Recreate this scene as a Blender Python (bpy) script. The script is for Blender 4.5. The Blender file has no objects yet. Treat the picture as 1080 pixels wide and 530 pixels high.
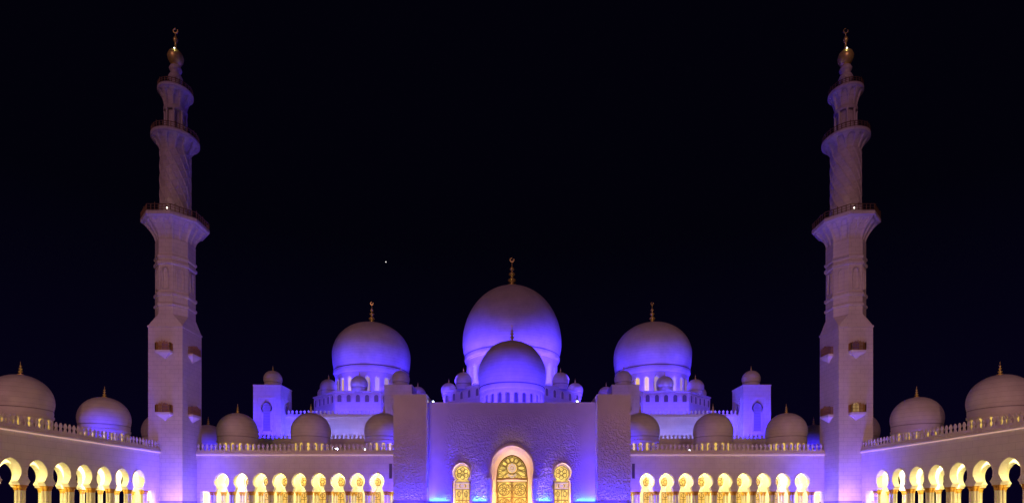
import bpy, bmesh, math, random
from math import pi, sin, cos, radians, sqrt, atan2
from mathutils import Vector, Matrix
random.seed(4)
C = bpy.context.scene.collection
S = bpy.context.scene

# ------------------------------------------------------------------ materials
def new_mat(name):
    m = bpy.data.materials.new(name); m.use_nodes = True
    nt = m.node_tree; nt.nodes.clear()
    out = nt.nodes.new('ShaderNodeOutputMaterial')
    b = nt.nodes.new('ShaderNodeBsdfPrincipled')
    nt.links.new(b.outputs[0], out.inputs[0])
    return m, nt, b

def mth(nt, op, a, b=None, c=None):
    n = nt.nodes.new('ShaderNodeMath'); n.operation = op
    for i, v in enumerate((a, b, c)):
        if v is None: continue
        if isinstance(v, (int, float)): n.inputs[i].default_value = v
        else: nt.links.new(v, n.inputs[i])
    return n.outputs[0]

def marble(name, col=(.70, .67, .63), rough=.45, course=1.2, joint=.035, vert=0.0, relief=0.0, var=.10, spec=.35):
    m, nt, b = new_mat(name)
    b.inputs['Roughness'].default_value = rough
    b.inputs['Specular IOR Level'].default_value = spec
    tc = nt.nodes.new('ShaderNodeTexCoord')
    sep = nt.nodes.new('ShaderNodeSeparateXYZ'); nt.links.new(tc.outputs['Object'], sep.inputs[0])
    fz = mth(nt, 'FRACT', mth(nt, 'MULTIPLY', sep.outputs[2], 1/course))
    line = mth(nt, 'LESS_THAN', fz, joint)
    if vert:
        xy = mth(nt, 'ADD', sep.outputs[0], sep.outputs[1])
        row = mth(nt, 'MULTIPLY', mth(nt, 'FLOOR', mth(nt, 'MULTIPLY', sep.outputs[2], 1/course)), .5)
        fx = mth(nt, 'FRACT', mth(nt, 'ADD', mth(nt, 'MULTIPLY', xy, 1/vert), row))
        line = mth(nt, 'MAXIMUM', line, mth(nt, 'LESS_THAN', fx, joint*course/vert))
    n1 = nt.nodes.new('ShaderNodeTexNoise'); n1.inputs['Scale'].default_value = .35; n1.inputs['Detail'].default_value = 8
    n1.inputs['Roughness'].default_value = .65
    nt.links.new(tc.outputs['Object'], n1.inputs['Vector'])
    ramp = nt.nodes.new('ShaderNodeMapRange')
    ramp.inputs[1].default_value = .3; ramp.inputs[2].default_value = .7
    ramp.inputs[3].default_value = 1-var; ramp.inputs[4].default_value = 1+var*.6
    nt.links.new(n1.outputs[0], ramp.inputs[0])
    fac = mth(nt, 'MULTIPLY', ramp.outputs[0], mth(nt, 'SUBTRACT', 1.0, mth(nt, 'MULTIPLY', line, .34)))
    mix = nt.nodes.new('ShaderNodeVectorMath'); mix.operation = 'SCALE'
    mix.inputs[0].default_value = col; nt.links.new(fac, mix.inputs['Scale'])
    nt.links.new(mix.outputs[0], b.inputs['Base Color'])
    if relief:
        wn = nt.nodes.new('ShaderNodeTexNoise'); wn.inputs['Scale'].default_value = 1.1; wn.inputs['Detail'].default_value = 2
        nt.links.new(tc.outputs['Object'], wn.inputs['Vector'])
        sc = nt.nodes.new('ShaderNodeVectorMath'); sc.operation = 'MULTIPLY_ADD'
        nt.links.new(wn.outputs['Color'], sc.inputs[0]); sc.inputs[1].default_value = (1.5, 1.5, 1.5)
        nt.links.new(tc.outputs['Object'], sc.inputs[2])
        v = nt.nodes.new('ShaderNodeTexVoronoi'); v.feature = 'DISTANCE_TO_EDGE'; v.inputs['Scale'].default_value = 1.35
        nt.links.new(sc.outputs[0], v.inputs['Vector'])
        v2 = nt.nodes.new('ShaderNodeTexVoronoi'); v2.feature = 'SMOOTH_F1'; v2.inputs['Scale'].default_value = 3.4
        nt.links.new(tc.outputs['Object'], v2.inputs['Vector'])
        a = mth(nt, 'SMOOTH_MAX', mth(nt, 'SUBTRACT', 1.0, mth(nt, 'MULTIPLY', v.outputs['Distance'], 4.2)), 0.0, .3)
        bb = mth(nt, 'SMOOTH_MAX', mth(nt, 'SUBTRACT', .62, mth(nt, 'MULTIPLY', v2.outputs['Distance'], 1.6)), 0.0, .1)
        h = mth(nt, 'ADD', a, bb)
        # the carving covers the inner field and leaves plain margins
        ax = mth(nt, 'ABSOLUTE', sep.outputs[0])
        mk = nt.nodes.new('ShaderNodeMapRange'); nt.links.new(ax, mk.inputs[0])
        mk.inputs[1].default_value = 12.6; mk.inputs[2].default_value = 14.2
        mk.inputs[3].default_value = 1; mk.inputs[4].default_value = .03
        mz = nt.nodes.new('ShaderNodeMapRange'); nt.links.new(sep.outputs[2], mz.inputs[0])
        mz.inputs[1].default_value = 13.5; mz.inputs[2].default_value = 21
        mz.inputs[3].default_value = 1; mz.inputs[4].default_value = .05
        h = mth(nt, 'MULTIPLY', h, mth(nt, 'MULTIPLY', mk.outputs[0], mz.outputs[0]))
        bp = nt.nodes.new('ShaderNodeBump'); bp.inputs['Strength'].default_value = 1.0; bp.inputs['Distance'].default_value = relief
        nt.links.new(h, bp.inputs['Height']); nt.links.new(bp.outputs[0], b.inputs['Normal'])
    return m

def metal(name, col, rough=.3, met=1.0):
    m, nt, b = new_mat(name)
    b.inputs['Base Color'].default_value = (*col, 1); b.inputs['Metallic'].default_value = met
    n1 = nt.nodes.new('ShaderNodeTexNoise'); n1.inputs['Scale'].default_value = 3
    mr = nt.nodes.new('ShaderNodeMapRange'); mr.inputs[3].default_value = rough*.7; mr.inputs[4].default_value = rough*1.4
    nt.links.new(n1.outputs[0], mr.inputs[0]); nt.links.new(mr.outputs[0], b.inputs['Roughness'])
    return m

def glow(name, col, strength, base=(.3, .25, .15), var=.0, scale=.8):
    m, nt, b = new_mat(name)
    b.inputs['Base Color'].default_value = (*base, 1); b.inputs['Roughness'].default_value = .3
    b.inputs['Emission Color'].default_value = (*col, 1); b.inputs['Emission Strength'].default_value = strength
    if var:
        tc = nt.nodes.new('ShaderNodeTexCoord')
        n1 = nt.nodes.new('ShaderNodeTexNoise'); n1.inputs['Scale'].default_value = scale; n1.inputs['Detail'].default_value = 5
        nt.links.new(tc.outputs['Object'], n1.inputs['Vector'])
        mr = nt.nodes.new('ShaderNodeMapRange'); mr.inputs[1].default_value = .3; mr.inputs[2].default_value = .7
        mr.inputs[3].default_value = strength*(1-var); mr.inputs[4].default_value = strength*(1+var)
        nt.links.new(n1.outputs[0], mr.inputs[0]); nt.links.new(mr.outputs[0], b.inputs['Emission Strength'])
    return m

M = dict(
    wall=marble('wall_marble', (.68, .65, .62), course=1.1, joint=.03, vert=2.2, var=.11),
    dome=marble('dome_marble', (.66, .64, .62), course=.85, joint=.05, var=.15, rough=.4),
    shaft=marble('minaret_marble', (.68, .64, .62), course=.9, joint=.05, vert=1.8, var=.13),
    relief=marble('carved_marble', (.66, .62, .60), course=30, joint=0, relief=.10, var=.08),
    trim=marble('trim_marble', (.72, .69, .66), course=50, joint=0, var=.06),
    arch=marble('arch_marble', (.68, .56, .42), course=50, joint=0, var=.10),
    inner=marble('gallery_marble', (.80, .78, .72), course=2.0, joint=.02, vert=2.6, var=.08),
    column=marble('column_marble', (.72, .66, .56), course=60, joint=0, var=.10, rough=.25),
    floor=marble('paving_marble', (.46, .44, .42), course=1.0, joint=.0, vert=1.6, var=.08, rough=.25),
    groove=marble('groove_stone', (.16, .13, .13), course=60, joint=0, var=.1),
    gold=metal('gilded_metal', (.92, .78, .20), .36, .5),
    rail=metal('bronze_metal', (.20, .12, .06), .5, .5),
    tracery=metal('tracery_bronze', (.22, .11, .03), .5, .4),
    pearl=marble('pearl_inlay', (.75, .68, .58), course=60, joint=0, var=.2, rough=.2),
    dullgold=metal('dull_gilding', (.50, .30, .08), .45, .8),
    ledgeglow=glow('ledge_glow', (1.0, .62, .50), .42, base=(.7, .6, .55)),
    capital=metal('capital_gilding', (.62, .34, .05), .5, .35),
    slot=metal('dark_louvre', (.10, .08, .08), .6, .1),
    glass=glow('amber_glass', (1.0, .73, .17), .85, base=(.10, .06, .02), var=.6, scale=1.3),
    glassin=glow('amber_gallery_glass', (1.0, .55, .10), .55, var=.5, scale=1.2),
    warmwin=glow('warm_window_glass', (1.0, .66, .25), .55),
    yellowwin=glow('yellow_window_glass', (1.0, .66, .12), .75),
    palewin=glow('pale_window_glass', (.75, .52, .70), .42),  # emission stands in for floodlight falling on the drum windows
    dimwin=glow('dim_window_glass', (.12, .05, .3), .25, base=(.06, .05, .08)),
    lampw=glow('lamp_lens', (.75, .85, 1), 30),
    lampd=metal('lamp_body', (.12, .12, .13), .5),
    glint=glow('glint_glow', (1, .92, .75), 9),
    star=glow('star_glow', (1, .95, .95), 1.4),
    desert=marble('desert_ground', (.30, .24, .17), course=90, joint=0, var=.3, rough=.9),
)

# ------------------------------------------------------------------ mesh helpers
class MB:
    def __init__(s): s.v = []; s.f = []; s.sm = []
    def add(s, vs, fs, smooth=False, mat=None):
        n = len(s.v)
        s.v += [tuple(mat @ Vector(p)) if mat else tuple(p) for p in vs]
        s.f += [tuple(i+n for i in f) for f in fs]; s.sm += [smooth]*len(fs)
    def box(s, x0, x1, y0, y1, z0, z1, mat=None):
        vs = [(x, y, z) for z in (z0, z1) for (x, y) in ((x0, y0), (x1, y0), (x1, y1), (x0, y1))]
        s.add(vs, [(3, 2, 1, 0), (4, 5, 6, 7), (0, 1, 5, 4), (1, 2, 6, 5), (2, 3, 7, 6), (3, 0, 4, 7)], mat=mat)
    def lathe(s, prof, seg=32, c=(0, 0, 0), rot=0, smooth=True, mat=None, cap=True):
        vs = []; n = len(prof)
        for (r, z) in prof:
            for k in range(seg):
                a = rot + 2*pi*k/seg
                vs.append((c[0]+r*cos(a), c[1]+r*sin(a), c[2]+z))
        fs = []
        for i in range(n-1):
            for k in range(seg):
                k2 = (k+1) % seg
                fs.append((i*seg+k, i*seg+k2, (i+1)*seg+k2, (i+1)*seg+k))
        s.add(vs, fs, smooth, mat)
        if cap:
            s.add([vs[k] for k in range(seg)], [tuple(reversed(range(seg)))], False, mat)
            s.add([vs[(n-1)*seg+k] for k in range(seg)], [tuple(range(seg))], False, mat)
    def surf(s, fn, nu, nv, smooth=True, closed=True):
        vs = [fn(i/nu, j/nv) for j in range(nv+1) for i in range(nu+(0 if closed else 1))]
        w = nu if closed else nu+1; fs = []
        for j in range(nv):
            for i in range(nu):
                i2 = (i+1) % w if closed else i+1
                fs.append((j*w+i, j*w+i2, (j+1)*w+i2, (j+1)*w+i))
        s.add(vs, fs, smooth)
    def prism(s, poly, y0, y1, mat=None, smooth=False):       # poly in (x, z), extruded along y
        n = len(poly)
        vs = [(x, y0, z) for x, z in poly]+[(x, y1, z) for x, z in poly]
        fs = [tuple(range(n)), tuple(reversed(range(n, 2*n)))]
        fs += [(i, i+n, (i+1) % n+n, (i+1) % n) for i in range(n)]
        s.add(vs, fs, smooth, mat)
    def rib(s, pts, w, y0, y1, closed=False): s.bar(pts, w*1.25, y0, y1, closed)
    def bar(s, pts, w, y0, y1, closed=False, mat=None):       # flat ribbon in the xz plane with thickness
        n = len(pts)
        rng = range(n if closed else n-1)
        for i in rng:
            a = Vector(pts[i]); b = Vector(pts[(i+1) % n]); d = b-a
            if d.length < 1e-6: continue
            d.normalize(); p = Vector((-d.y, d.x))*w/2; e = d*w*.25
            q = [a-e+p, a-e-p, b+e-p, b+e+p]
            s.prism([tuple(v) for v in q], y0, y1, mat)
    def tube(s, p, q, r, seg=8, mat=None):
        p = Vector(p); q = Vector(q); d = (q-p)
        z = d.normalized(); x = z.orthogonal().normalized(); y = z.cross(x)
        vs = [tuple(o+x*r*cos(2*pi*k/seg)+y*r*sin(2*pi*k/seg)) for o in (p, q) for k in range(seg)]
        fs = [(k, (k+1) % seg, (k+1) % seg+seg, k+seg) for k in range(seg)]+[tuple(reversed(range(seg))), tuple(range(seg, 2*seg))]
        s.add(vs, fs, False, mat)
    def build(s, name, mat, parent=None, loc=None, rz=0, label=None):
        me = bpy.data.meshes.new(name)
        me.from_pydata(s.v, [], s.f); me.update()
        me.polygons.foreach_set('use_smooth', s.sm)
        bm = bmesh.new(); bm.from_mesh(me)
        bmesh.ops.recalc_face_normals(bm, faces=bm.faces); bm.to_mesh(me); bm.free()
        me.materials.append(mat)
        return link(name, me, parent, loc, rz, label)

def link(name, me, parent=None, loc=None, rz=0, label=None):
    o = bpy.data.objects.new(name, me); C.objects.link(o)
    if parent: o.parent = parent
    if loc: o.location = loc
    o.rotation_euler.z = rz
    if label: o['label'] = label
    return o

def thing(name, label, cat, loc=(0, 0, 0), rz=0, group=None):
    o = bpy.data.objects.new(name, None); C.objects.link(o)
    o.location = loc; o.rotation_euler.z = rz; o.empty_display_size = .5
    o['label'] = label; o['category'] = cat
    if group: o['group'] = group
    return o
def kids(o): return [c for c in C.objects if c.parent == o]
def copy_tree(o, parent=None):
    c = o.copy(); C.objects.link(c); c.parent = parent
    for ch in kids(o): copy_tree(ch, c)
    return c
def struct(o): o['kind'] = 'structure'; return o

# ------------------------------------------------------------------ outlines
def horseshoe(r, zc, z0, hb, peak=.2, phi=47, step=.45, n=22):
    """keyhole outline from its lower left to its lower right"""
    a0 = radians(180+phi); pts = []
    w = r*cos(radians(phi)); zw = zc-r*sin(radians(phi))
    left = [(-hb, z0), (-hb, z0+step*.28), (-(hb*.9+w*.1), z0+step*.42), (-(hb*.55+w*.45), z0+step*.7)]
    left = [p for p in left if p[1] < zw-.02]
    pts += left
    for i in range(n*2+1):
        a = a0+(radians(-phi)-a0)*i/(2*n)
        x = r*cos(a); z = r*sin(a)
        if z > 0: z += peak*(1-abs(x)/r)**1.3
        pts.append((x, zc+z))
    pts += [(-x, z) for x, z in reversed(left)]
    return pts

def pointed(h, z0, zs, za, n=12):
    """pointed arch: jambs half-width h from z0 to zs, apex at za"""
    pts = [(-h, z0)]
    for i in range(n+1):
        t = i/n; pts.append((-h*cos(t*pi/2)**.85 if t < 1 else 0, zs+(za-zs)*sin(t*pi/2)**1.05))
    return pts+[(-x, z) for x, z in reversed(pts[:-1])]

def arch_wall(mb, bays, z0, z1, y0, y1):
    """bays: (x0, x1, outline or None, centre)"""
    for (x0, x1, prof, cx) in bays:
        if prof is None:
            poly = [(x0, z0), (x1, z0), (x1, z1), (x0, z1)]
        else:
            pr = [(cx+x, z) for x, z in prof]
            poly = [(x0, z0)]+pr+[(x1, z0), (x1, z1), (x0, z1)]
            n = len(pr)
            mb.add([(x, y0, z) for x, z in pr]+[(x, y1, z) for x, z in pr],
                   [(i, i+1, i+1+n, i+n) for i in range(n-1)], True)
        n = len(poly)
        mb.add([(x, y0, z) for x, z in poly], [tuple(range(n))])
        mb.add([(x, y1, z) for x, z in poly], [tuple(reversed(range(n)))])
        # undersides of the piers and top
        segs = [(x0, x1)] if prof is None else [(x0, cx+prof[0][0]), (cx+prof[-1][0], x1)]
        for a, b in segs:
            mb.add([(a, y0, z0), (b, y0, z0), (b, y1, z0), (a, y1, z0)], [(0, 1, 2, 3)])
        mb.add([(x0, y0, z1), (x1, y0, z1), (x1, y1, z1), (x0, y1, z1)], [(0, 1, 2, 3)])
    a = bays[0][0]; b = bays[-1][1]
    for x in (a, b): mb.add([(x, y0, z0), (x, y1, z0), (x, y1, z1), (x, y0, z1)], [(0, 1, 2, 3)])

def merlons(mb, x0, x1, y, z, h=1.55, sp=.95, t=.22, rail=.35):
    n = max(1, round((x1-x0)/sp)); sp = (x1-x0)/n
    mb.box(x0, x1, y-t*.8, y+t*.8, z, z+rail)
    H = h-rail
    for i in range(n):
        c = x0+(i+.5)*sp
        half = [(.30, 0), (.20, .18*H), (.12, .34*H), (.15, .42*H), (.31, .56*H), (.24, .74*H), (.09, .90*H)]
        poly = [(c+a*sp, z+rail+b) for a, b in half]+[(c, z+rail+H)]+[(c-a*sp, z+rail+b) for a, b in reversed(half)]
        mb.prism(poly, y-t/2, y+t/2)

# ------------------------------------------------------------------ domes and finials
def finial_prof(h):
    s = h
    return [(r*1.35, z) for r, z in [(.10*s, 0), (.16*s, .02*s), (.05*s, .07*s), (.04*s, .12*s), (.105*s, .19*s), (.11*s, .23*s), (.035*s, .31*s),
            (.03*s, .35*s), (.085*s, .41*s), (.085*s, .45*s), (.025*s, .51*s), (.02*s, .55*s), (.06*s, .60*s), (.06*s, .64*s),
            (.015*s, .70*s), (.012*s, .86*s), (.004*s, .98*s)]]
def crescent_mb(r, t):
    mb = MB(); po = []; pi_ = []
    for i in range(25):
        a = radians(60+24+312*i/24); po.append((r*cos(a), r+r*sin(a)))
        b = radians(60+27+306*i/24); ri = r*.74
        pi_.append((ri*cos(b), r+r*.10+ri*sin(b)))
    for i in range(24): mb.prism([po[i], po[i+1], pi_[i+1], pi_[i]], -t/2, t/2)
    return mb
FIN = {}
def finial(parent, z, h, crescent=False, loc=(0, 0)):
    key = round(h, 2)
    if key not in FIN:
        mb = MB(); mb.lathe(finial_prof(h), 14)
        if crescent:
            cm = crescent_mb(h*.078, h*.03)
            mb.add([(x, y, zz+h*.86) for x, y, zz in cm.v], cm.f)
        o = mb.build('finial', M['gold'], parent, (loc[0], loc[1], z)); FIN[key] = o.data
        return o
    return link('finial', FIN[key], parent, (loc[0], loc[1], z))

def dome_prof(R, k, zw, zr, base=.35, n=22, bulge=.965):
    """from below the ring up to the apex; zw = widest height, zr = ring height"""
    p = [(R*bulge*.985, zr-base), (R*bulge*1.01, zr-base*.55), (R*bulge, zr-.12*base)]
    for i in range(5):
        t = i/5; p.append((R*(bulge+(1-bulge)*sin(t*pi/2)), zr+(zw-zr)*t))
    for i in range(n+1):
        a = i/n*pi/2*.985
        r = R*cos(a)**.97; z = R*k*sin(a)
        p.append((r, zw+z))
    p.append((R*.035, zw+R*k*1.015))
    return p

def arch_panel(mb, ang, Rr, h, z0, zs, za, depth=.12):
    m = Matrix.Translation((Rr*cos(ang), Rr*sin(ang), 0)) @ Matrix.Rotation(ang+pi/2, 4, 'Z')
    mb.prism(pointed(h, z0, zs, za, 6), -depth, depth, m)

def drum(mb, R, z0, z1, nwin, ww, wz0, wz1, inset=.35, nv=28):
    nu = nwin*14
    def fn(u, v):
        z = z0+(z1-z0)*v; a = 2*pi*u; k = (u*nwin) % 1-.5
        x = abs(k)*2*pi*R/nwin; d = 0
        if wz0 < z < wz1:
            top = wz1-ww*.9
            hw = ww if z < top else ww*sqrt(max(0, 1-((z-top)/(wz1-top))**2))
            if x < hw: d = inset
        r = R-d
        return (r*cos(a), r*sin(a), z)
    mb.surf(fn, nu, nv, smooth=False)
    mb.lathe([(R+.12, z0), (R+.12, z0+.3), (R, z0+.35)], 48); mb.lathe([(R, z1-.5), (R+.22, z1-.35), (R+.22, z1)], 48)

_small = {}
def small_dome(parent, x, y, z, R, fin=1.0, label=None, name='cupola', k=.98):
    """bulb on a short neck, for turrets and corner cupolas"""
    key = (R, k)
    if key not in _small:
        mb = MB(); mb.lathe([(R*.80, 0), (R*.80, R*.30), (R*.88, R*.34), (R*.88, R*.42)]+[(a, b+R*.5) for a, b in dome_prof(R, k, R*.55, R*.12, R*.12, 14, .90)], 32)
        o = mb.build(name, M['dome'], parent, (x, y, z), label=label); _small[key] = o.data
    else: o = link(name, _small[key], parent, (x, y, z), label=label)
    g = MB(); g.lathe([(R*.905, R*.60), (R*.925, R*.62), (R*.905, R*.655)], 32, cap=False)
    g.build('ring', M['groove'], o)
    finial(o, R*(1.05+k)-.03, R*.62*fin)
    return o

AD = {}
def arcade_dome(parent, x, y, lit=True, label=None, face=range(16)):
    """courtyard dome, R 4.65, apex 24.5, roof at 13"""
    R = 4.65
    if not AD:
        mb = MB(); mb.lathe(dome_prof(R, .98, 19.4, 18.0, .9, bulge=.955), 56); AD['s'] = mb
        o = mb.build('dome', M['dome'], parent, (x, y, 0)); AD['dome'] = o.data
        d = MB(); drum(d, 4.35, 13.0, 17.05, 16, .42, 13.9, 16.4, .3, 24); dd = d.build('drum', M['wall'], o); AD['drum'] = dd.data
        g = MB(); g.lathe([(4.46, 17.96), (4.51, 18.0), (4.46, 18.06)], 56, cap=False); gg = g.build('ring', M['groove'], o); AD['ring'] = gg.data
        c = MB(); c.lathe([(.75, 23.73), (.5, 23.95), (.16, 24.1)], 24); cc = c.build('cap', M['gold'], o); AD['cap'] = cc.data
        w = MB(); arch_panel(w, 0, 4.10, .30, 13.9, 15.9, 16.5, .03); AD['w'] = w
        ww = w.build('window', M['yellowwin'], o); AD['win'] = ww.data; ww.rotation_euler.z = 2*pi*(face[0]+.5)/16
        rest = list(face)[1:]
    else:
        o = link('dome', AD['dome'], parent, (x, y, 0))
        for k in ('drum', 'ring', 'cap'): link(k, AD[k], o)
        rest = list(face)
    for k in rest: link('window', AD['win'], o, rz=2*pi*(k+.5)/16)
    if label: o['label'] = label
    finial(o, 24.02, 2.3)
    return o

# ------------------------------------------------------------------ columns
COL = {}
def column(parent, x, y, h=4.85, r=.23):
    if not COL:
        mb = MB(); mb.lathe([(.33, 0), (.33, .22), (.25, .32), (r, .4), (r*.94, 3.95), (.27, 4.0)], 12)
        o = mb.build('column', M['column'], parent, (x, y, 0)); COL['c'] = o.data
        cp = MB(); cp.lathe([(.24, 4.0), (.27, 4.08), (.24, 4.16), (.27, 4.3), (.42, 4.62), (.30, 4.60), (.40, 4.78)], 12)
        cp.box(-.40, .40, -.34, .34, 4.74, 4.85)
        c = cp.build('capital', M['capital'], o); COL['k'] = c.data
    else:
        o = link('column', COL['c'], parent, (x, y, 0)); link('capital', COL['k'], o)
    return o

# ------------------------------------------------------------------ arcade
def arcade(name, label, loc, rz, centres, bay, flats, x0, x1, r, zc, depth, backwin=(), inner=None, domes=(), roof=20, bx=None, bcen=None, group=None, ends=(), slots=(), roofx=None):
    t = thing(name, label, 'arcade', loc, rz, group)
    hb = r*.87; prof = horseshoe(r, zc, 4.85, hb, peak=.22)
    cs = sorted(centres)
    def bays_():
        b = []; lo = cs[0]-bay/2; hi = cs[-1]+bay/2
        if lo > x0: b.append((x0, lo, None, 0))
        for c in cs: b.append((c-bay/2, c+bay/2, prof, c))
        if hi < x1: b.append((hi, x1, None, 0))
        return b
    w = MB(); arch_wall(w, bays_(), 4.85, 13.0, 0, 1.15)
    for a, b in ends: w.box(a, b, 0, 1.15, 0, 4.848)
    w.build('wall', M['wall'], t)
    # trim: archivolts proud of the wall
    for c in cs:
        av = MB()
        o_ = horseshoe(r+.13, zc, 5.3, hb+.1, peak=.24); i_ = horseshoe(r+.003, zc, 5.3, hb, peak=.22)
        m_ = min(len(o_), len(i_))
        for k in range(6, len(i_)-7):
            if k+1 < m_: av.prism([(c+i_[k][0], i_[k][1]), (c+i_[k+1][0], i_[k+1][1]), (c+o_[k+1][0], o_[k+1][1]), (c+o_[k][0], o_[k][1])], -.07, 0)
        av.build('archivolt', M['trim'], t)
    ls = MB(); ls.prism([(x0, 12.86), (x1, 12.86), (x1, 12.99), (x0, 12.99)], -.30, -.003); ls.build('glowing_ledge', M['ledgeglow'], t)  # emission stands in for light caught along the ledge, not a lamp
    rx0, rx1 = roofx or (x0, x1)
    cn = MB(); cn.box(x0, x1, -.32, 1.0, 13.003, 13.28); cn.box(x0, x1, -.16, 1.0, 13.28, 13.62)
    n = int((x1-x0)/.475)
    for i in range(n):
        a = x0+(i+.5)*(x1-x0)/n; cn.box(a-.12, a+.12, -.24, -.16, 13.32, 13.58)
    cn.build('cornice', M['trim'], t)
    pp = MB(); merlons(pp, x0, x1, .1, 13.62, 1.8); pp.build('parapet', M['trim'], t)
    # roof
    rf = MB(); rf.box(rx0, rx1, 1.152, roof, 12.4, 12.995); rf.build('roof', M['wall'], t)
    bx = bx or (x0, x1)
    ce = MB(); ce.box(x0, x1, 1.152, depth, 10.3, 10.5)
    if bx[0] < x0-.1: ce.box(bx[0], x0, 2.6, depth, 10.3, 10.5)
    if bx[1] > x1+.1: ce.box(x1, bx[1], 2.6, depth, 10.3, 10.5); ce.build('ceiling', M['inner'], t)
    # rows behind the front
    if inner:
        iw = MB(); b = bays_(); arch_wall(iw, b, 4.85, 10.298, inner, inner+.7); iw.build('inner_wall', M['inner'], t)
    bw = MB()
    if backwin:
        bw.box(bx[0], bx[1], depth, depth+.4, 0, 12.398)
    else:
        bc = sorted(bcen or cs); bb_ = [(c-bay/2, c+bay/2, prof, c) for c in bc]
        if bx[0] < bc[0]-bay/2-.01: bb_ = [(bx[0], bc[0]-bay/2, None, 0)]+bb_
        if bx[1] > bc[-1]+bay/2+.01: bb_ += [(bc[-1]+bay/2, bx[1], None, 0)]
        arch_wall(bw, bb_, 4.85, 12.398, depth, depth+1.0)
        for a, b2 in ((bx[0], bc[0]-bay/2-.5), (bc[-1]+bay/2+.5, bx[1])):
            if b2 > a: bw.box(a, b2, depth, depth+1.0, 0, 4.848)
    bw.build('back_wall', M['inner'], t)
    for c in backwin:
        f = MB(); f.prism([(c+x, z) for x, z in horseshoe(.95, 7.3, 6.45, .7, .1)], depth-.06, depth-.003)
        f.prism([(c-.82, .3), (c+.82, .3), (c+.82, 4.85), (c-.82, 4.85)], depth-.06, depth-.003)
        wo = f.build('window', M['glassin'], t)
        tr = MB()
        tr.bar([(c+x, z) for x, z in horseshoe(.95, 7.3, 6.45, .7, .1)], .13, depth-.14, depth-.061, True)
        tr.bar([(c+.45*cos(a*pi/6), 7.3+.45*sin(a*pi/6)) for a in range(12)], .1, depth-.14, depth-.061, True)
        for a in range(6): tr.bar([(c+.45*cos(a*pi/3), 7.3+.45*sin(a*pi/3)), (c+.95*cos(a*pi/3), 7.3+.95*sin(a*pi/3))], .09, depth-.14, depth-.061)
        tr.bar([(c-.82, .3), (c+.82, .3), (c+.82, 4.85), (c-.82, 4.85)], .14, depth-.14, depth-.061, True)
        tr.bar([(c, .3), (c, 4.8)], .1, depth-.14, depth-.061)
        tr.bar([(c+.5*cos(a*pi/6), 4.1+.5*sin(a*pi/6)) for a in range(12)], .1, depth-.14, depth-.061, True)
        tr.bar([(c-.8, 3.2), (c+.8, 3.2)], .1, depth-.14, depth-.061)
        tr.build('tracery', M['tracery'], wo)
    # columns
    piers = [c-bay/2 for c in cs]+[cs[-1]+bay/2]+list(flats)
    for p in piers:
        for dx in (-.33, .33):
            column(t, p+dx, .32); column(t, p+dx, .85)
            if inner: column(t, p+dx, inner+.35)
    if not backwin:
        for p in [c-bay/2 for c in bc]+[bc[-1]+bay/2]:
            for dx in (-.33, .33): column(t, p+dx, depth+.5)
    for s_ in slots:
        sm = MB(); sm.box(s_-.32, s_+.32, -.03, .0, 7.7, 11.0)
        for k in range(9): sm.box(s_-.3, s_+.3, -.06, -.031, 7.8+k*.36, 7.92+k*.36)
        sm.build('vent', M['slot'], t)
    for (dx, dy, lab) in domes: arcade_dome(t, dx, dy, label=lab)
    return t

XW = 75.0
# left wing: local x -> world +y, local depth -> world -x
def wing(side):
    lx = 'left' if side < 0 else 'right'
    ds = [112.4-4.8*k for k in range(9)]
    y0 = 70.0
    if side < 0:
        loc, rz = (-XW, y0, 0), pi/2
        f = lambda d: d-y0
    else:
        loc, rz = (XW-.6, 119.0, 0), -pi/2
        f = lambda d: 119.0-d
    X0, X1 = sorted((f(70.0), f(119.0)))
    e = f(118.4)
    ends = [tuple(sorted((f(117.6), f(119.0)))), tuple(sorted((f(70), f(71.6))))]
    rx = tuple(sorted((f(70.0), f(190.0)))) 
    doms = []
    for d, what in ((95.6, 'near dome beside the frame edge'), (115.3, 'second dome next to the minaret'), (135.0, None), (154.7, None), (174.4, None)):
        doms.append((f(d), 9.0, None))
    return arcade('side_arcade', ('long marble arcade at the left edge, running back to the left minaret, dark keyhole arches' if side < 0 else
                  'long marble arcade at the right edge, running back to the right minaret, dark keyhole arches'),
                  loc, rz, [f(d) for d in ds], 4.8, [], X0, X1, 1.85, 6.8, 9.0, domes=doms, roof=18.0, ends=ends, roofx=rx,
                  bx=tuple(sorted((f(70.0), f(133.4)))), bcen=[f(d) for d in ds+[117.2, 122.0]],
                  group='side arcades with keyhole arches')
wing(-1); wing(1)

def front(side):
    cx = [30.1+4.31*k for k in range(9)]
    loc = (0, 124.4, 0)
    g = lambda v: side*v
    X0, X1 = sorted((g(24.3), g(70.2)))
    bw = [g(32.25+4.31*k) for k in range(8)]
    ends = [tuple(sorted((g(69.3), g(70.2)))), tuple(sorted((g(24.3), g(25.4))))]
    doms = [(g(x), 10.6, None) for x in (30.9, 48.5, 66.2)]
    return arcade('courtyard_arcade', ('marble arcade with yellow lit arches between the left minaret and the carved gatehouse' if side < 0 else
                  'marble arcade with yellow lit arches between the carved gatehouse and the right minaret'),
                  loc, 0, [g(c) for c in cx], 4.31, [], X0, X1, 1.68, 7.05, 9.1, backwin=bw, inner=4.8, domes=doms, roof=21.0,
                  ends=ends, slots=[g(27.0)], group='front arcades with yellow lit arches', bx=(min(g(24.3), g(75.9)), max(g(24.3), g(75.9))),
                  roofx=X0 is None or (min(g(24.3), g(75)), max(g(24.3), g(75))))
front(-1); front(1)

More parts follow.
